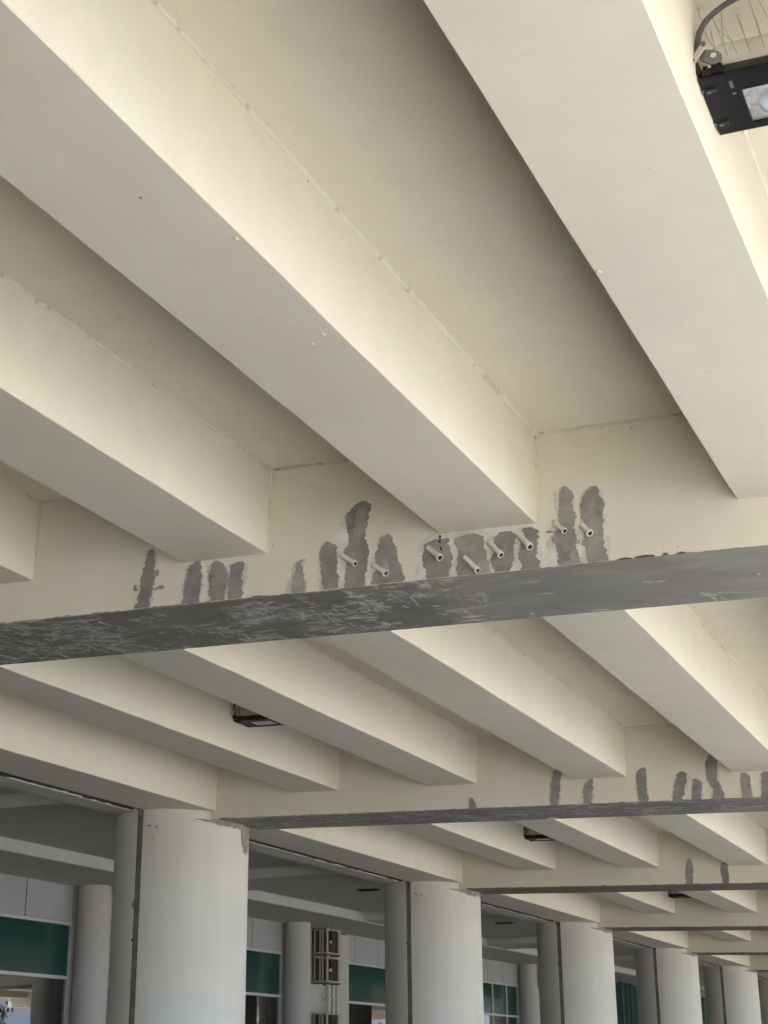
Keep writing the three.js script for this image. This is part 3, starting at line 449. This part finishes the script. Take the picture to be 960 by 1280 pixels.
// ---------------------------------------------------------------- floodlights under the deck
function floodlight(label, k, y, z, full) {
  const o = thing('floodlight', label, 'floodlight', roofToWorld(X2 + k * SP, y, z), 'black floodlights hung on the joist sides');
  o.rotation.z = -TILT;
  const W = 0.44, D = 0.325, T = 0.02, x0 = 0.006;          // plate: x0..x0+W, z 0..-D, its face looks down
  const sh = new THREE.Shape(); sh.moveTo(x0, 0); sh.lineTo(x0 + W, 0); sh.lineTo(x0 + W, D); sh.lineTo(x0, D); sh.closePath();
  const gw0 = x0 + 0.112, gw1 = x0 + W - 0.085, h = new THREE.Path(); h.moveTo(gw0, 0.095); h.lineTo(gw0, D - 0.028); h.lineTo(gw1, D - 0.028); h.lineTo(gw1, 0.095); h.closePath(); sh.holes.push(h);
  const flat = (s, d, y0, bev = 0.003) => { const g = new THREE.ExtrudeGeometry(s, { depth: d, bevelEnabled: bev > 0, bevelSize: bev, bevelThickness: bev, bevelSegments: 2 }); g.rotateX(-Math.PI / 2); g.translate(0, y0, 0); return uvBox(g); };
  const door = part('glass_door', flat(sh, 0.004, 0), blackMetal, o);
  part('lens', (() => { const g = new THREE.PlaneGeometry(gw1 - gw0, D - 0.028 - 0.095); g.rotateX(Math.PI / 2); g.translate((gw0 + gw1) / 2, 0.003, -(0.095 + D - 0.028) / 2); return g; })(), lampGlass, door);
  for (const zz of [0.06, 0.255]) { const la = part('latch', rbox(0.034, 0.010, 0.015, 0.003, x0 + 0.026, -0.006, -zz), dustyBlack, door); part('latch_hook', rbox(0.012, 0.004, 0.010, 0.001, x0 + 0.018, -0.0125, -zz), greyMetal, la); part('latch_lug', rbox(0.012, 0.036, 0.009, 0.002, x0 - 0.003, 0.012, -zz), greyMetal, la); part('latch_pin', rod([x0 - 0.005, -0.004, -zz + 0.01], [x0 - 0.005, -0.004, -zz - 0.01], 0.003, 8), greyMetal, la); }
  part('sticker', box(x0 + 0.085, x0 + 0.096, -0.0045, -0.0025, -0.035, -0.075), stickerMat, door); part('sticker', box(x0 + 0.084, x0 + 0.095, -0.0045, -0.0025, -0.1, -0.112), stickerMat, door);
  // housing: a tapering shell above the door
  const hs = new THREE.Shape(); hs.moveTo(x0 + 0.02, 0.014); hs.lineTo(x0 + W - 0.02, 0.014); hs.lineTo(x0 + W - 0.02, 0.028 + T); hs.lineTo(x0 + W - 0.1, 0.11 + T); hs.lineTo(x0 + 0.1, 0.11 + T); hs.lineTo(x0 + 0.02, 0.028 + T); hs.closePath();
  const hg = new THREE.ExtrudeGeometry(hs, { depth: D - 0.03, bevelEnabled: true, bevelSize: 0.004, bevelThickness: 0.004, bevelSegments: 1 }); hg.translate(0, 0.004, -D + 0.015);
  const inner = [box(x0 + 0.012, x0 + W - 0.012, 0.0145, 0.028, -0.008, -0.09), box(x0 + 0.012, x0 + 0.1, 0.0145, 0.03, -0.09, -D + 0.01), box(x0 + W - 0.075, x0 + W - 0.012, 0.0145, 0.03, -0.09, -D + 0.01)];
  // hollow shell (four sides and a lid) so that the reflector stays visible through the glass
  const shell = [box(x0 + 0.01, x0 + W - 0.01, 0.016, 0.04, -0.006, -0.02), box(x0 + 0.01, x0 + W - 0.01, 0.016, 0.075, -D + 0.02, -D + 0.006), box(x0 + 0.01, x0 + 0.024, 0.016, 0.06, -0.02, -D + 0.02), box(x0 + W - 0.024, x0 + W - 0.01, 0.016, 0.06, -0.02, -D + 0.02), box(x0 + 0.024, x0 + W - 0.024, 0.066, 0.075, -0.1, -D + 0.02), box(x0 + 0.024, x0 + W - 0.024, 0.04, 0.05, -0.02, -0.1)];
  part('housing', mergeGeometries([...shell, ...inner]), dustyBlack, o);
  // reflector: a half-round trough with hammered end
  const chromeD = hammered, gc = [(gw0 + gw1) / 2 + 0.012, -(0.095 + D - 0.028) / 2 - 0.022];
  const rp = new THREE.Shape(); rp.moveTo(gw0 - 0.01, 0.085); rp.lineTo(gw1 + 0.01, 0.085); rp.lineTo(gw1 + 0.01, D - 0.012); rp.lineTo(gw0 - 0.01, D - 0.012); rp.closePath();
  const hole = new THREE.Path(); hole.absellipse(gc[0], -gc[1], 0.099, 0.099, 0, 6.2832, true); rp.holes.push(hole);
  const rg2 = new THREE.ExtrudeGeometry(rp, { depth: 0.002, bevelEnabled: false, curveSegments: 32 }); rg2.rotateX(-Math.PI / 2); rg2.translate(0, 0.0085, 0); part('reflector_plate', uvBox(rg2), chromeD, o);
  const dish = new THREE.LatheGeometry(Array.from({ length: 9 }, (_, i) => new THREE.Vector2(0.101 * Math.cos(i / 8 * 1.45), 0.0095 + 0.045 * Math.sin(i / 8 * 1.45))), 32); dish.translate(gc[0], 0, gc[1]); part('reflector_dish', uvBox(dish), dishMat, o);
  part('end_reflector', box(x0 + 0.03, x0 + W - 0.03, 0.0085, 0.062, -D + 0.021, -D + 0.024), chromeD, o); part('end_reflector', box(gw1 - 0.004, gw1 - 0.001, 0.0085, 0.06, -0.09, -D + 0.024), chromeD, o);
  part('bulb', rod([gc[0] - 0.05, 0.03, gc[1]], [gc[0] + 0.05, 0.03, gc[1]], 0.010, 10), plasticWhite, o);
  // pale ballast box behind the lamp, bolted back to the joist
  part('ballast_box', rbox(W - 0.03, 0.078, 0.07, 0.006, x0 + W / 2 + 0.03, 0.09, -0.055), paleSteel, o);
  part('yoke', box(-0.002, 0.008, 0.02, 0.06, 0.01, -0.22), dustyBlack, o); part('yoke', box(x0 + W + 0.004, x0 + W + 0.012, -0.005, 0.1, -0.13, -0.17), dustyBlack, o);
  const lk = new THREE.Shape(); const tear = [[0, 0.018], [0.012, 0.03], [0.04, 0.022], [0.058, 0.012], [0.066, 0.0], [0.066, -0.010], [0.058, -0.02], [0.044, -0.024], [0.03, -0.020], [0.008, -0.004]]; tear.forEach((p, i) => i ? lk.lineTo(...p) : lk.moveTo(...p)); lk.closePath();
  const tg = new THREE.ExtrudeGeometry(lk, { depth: 0.008, bevelEnabled: true, bevelSize: 0.003, bevelThickness: 0.002, bevelSegments: 2 }); tg.translate(0.014, 0.066, 0.006); part('hinge_plate', uvBox(tg), hingeMat, o);
  const bolt = new THREE.CylinderGeometry(0.010, 0.010, 0.012, 6); bolt.rotateX(Math.PI / 2); bolt.translate(0.014 + 0.046, 0.062, 0.020); part('bolt', bolt, chrome, o);
  part('hinge_knuckle', rbox(0.034, 0.036, 0.014, 0.004, 0.064, 0.026, 0.001), blackMetal, o);
  const link = new THREE.Group(); const lb = rbox(0.022, 0.082, 0.006, 0.003, 0, 0, 0); lb.rotateZ(-0.62); lb.translate(0.014, 0.078, 0.030); part('link_bar', lb, paleSteel, o);
  for (const s of [-1, 1]) { const g = new THREE.CylinderGeometry(0.0075, 0.0075, 0.008, 12); g.rotateX(Math.PI / 2); g.translate(0.014 + s * 0.58 * 0.032, 0.078 + s * 0.81 * 0.032, 0.036); part('rivet', g, greyMetal, o); }
  // conduit arching from the hinge up to the deck and over the lamp
  const cp = [[0.004, 0.09, 0.012], [0.010, 0.125, 0.012], [0.018, 0.165, 0.012], [0.042, 0.205, 0.012], [0.085, 0.238, 0.012], [0.14, 0.262, 0.012], [0.2, 0.272, 0.012], [0.3, 0.27, 0.01], [0.38, 0.24, 0.0], [0.43, 0.17, -0.03]];
  const cd = part('conduit', tube(cp, 0.0095, 48, 10), conduitMat, o);
  if (full) { const cu = new THREE.CatmullRomCurve3(cp.map(p => new THREE.Vector3(...p))); for (let i = 1; i < 9; i++) { const p = cu.getPointAt(0.06 + i * 0.075), tn = cu.getTangentAt(0.06 + i * 0.075), g = new THREE.CylinderGeometry(0.0105, 0.0105, 0.004, 10); g.applyQuaternion(new THREE.Quaternion().setFromUnitVectors(new THREE.Vector3(0, 1, 0), tn)); g.translate(p.x, p.y, p.z); part('conduit_band', g, greyMetal, cd); } }
  // bird spikes
  const R = rng(2000 + k * 7 + Math.round(z)), base = [[0.05, 0.13], [0.085, 0.13], [0.115, 0.13], [0.155, 0.13], [0.2, 0.13], [0.245, 0.13], [0.3, 0.13], [0.35, 0.13], [0.4, 0.13]];
  base.forEach(([x, yy], i) => { for (let s = 0; s < 2; s++) { const lean = (R() - 0.6) * 0.06, len = 0.06 + R() * 0.10, low = s ? -0.05 : 0; part('bird_spike', rod([x + s * 0.012, yy + low, -0.022 + s * 0.004], [x + s * 0.012 + lean - 0.01, yy + low + len, -0.018 + (R() - 0.5) * 0.03], 0.0015, 5), wireMat, o); } });
  part('spike_strip', box(0.07, 0.43, 0.1295, 0.132, -0.024, -0.04), paleSteel, o);
  return o;
}
floodlight('black floodlight with wire bird spikes and arched conduit, close up at the photo\'s corner', 1, 2.895, 4.14, true);
floodlight('small black floodlight in the second bay, above and right of the big column', -3, 3.0, 13.05, false);
floodlight('tiny black floodlight beyond the second scraped beam', -3, 2.995, 22.0, false);
floodlight('smallest black floodlight, in the farthest lit bay behind the third beam', -3, 2.99, 31.0, false);

// ---------------------------------------------------------------- trees outside, seen in the window glass
const bark = new THREE.MeshStandardMaterial({ color: lin(0.12, 0.09, 0.065), roughness: 0.95 });
const leafMat = new THREE.MeshStandardMaterial({ color: lin(0.045, 0.075, 0.025), roughness: 0.85, side: THREE.DoubleSide });
function sapling(name, label, x, z, h, spread, seed, dense, leaves = 40) {
  const R = rng(seed), t = thing(name, label, 'tree', [x, 0, -z]), limbs = [rod([0, 0, 0], [0.05, h * 0.95, 0.03], 0.05 * h / 5, 7)], lv = [];
  for (let i = 0; i < dense; i++) {
    const y = h * (0.45 + 0.5 * R()), a = R() * 6.28, L = spread * (0.4 + 0.6 * R()), e = [Math.cos(a) * L, y + L * 0.5, Math.sin(a) * L]; limbs.push(rod([0.03, y, 0.02], e, 0.014 * h / 5, 5));
    for (let q = 0; q < leaves; q++) { const s = 0.3 + 0.8 * R(), g = new THREE.PlaneGeometry(0.10, 0.24); g.rotateX(R() * 6); g.rotateY(R() * 6); g.translate(e[0] * s + (R() - 0.5) * 0.4, y + (e[1] - y) * s + (R() - 0.5) * 0.4, e[2] * s + (R() - 0.5) * 0.4); lv.push(g); }
  }
  part('trunk', mergeGeometries(limbs), bark, t); part('crown', mergeGeometries(lv), leafMat, t);
}
sapling('sapling_tree', 'slender young tree standing outside, mirrored in the lowest window', 20, 68.7, 5.5, 0.8, 31, 9, 14);
sapling('roadside_tree', 'bushy tree on open ground beyond the canopy edge', 34, 78, 4.6, 1.8, 37, 34);
sapling('roadside_tree', 'low bushy tree farther along the open ground', 30, 96, 3.6, 1.9, 41, 34);

for (let i = 0; i < 5; i++) sapling('roadside_tree', ['dense dark tree beyond the drive, first of the far clump', 'dense dark tree in the middle of the far clump', 'dense dark tree with a wide crown in the far clump', 'dense dark tree near the far end of the clump', 'dense dark tree last in the far clump'][i], 24 + (i % 2) * 3, 98 + i * 9, 4.8 + (i % 3) * 0.5, 3.6, 51 + i, 46);
renderer.render(scene, camera);
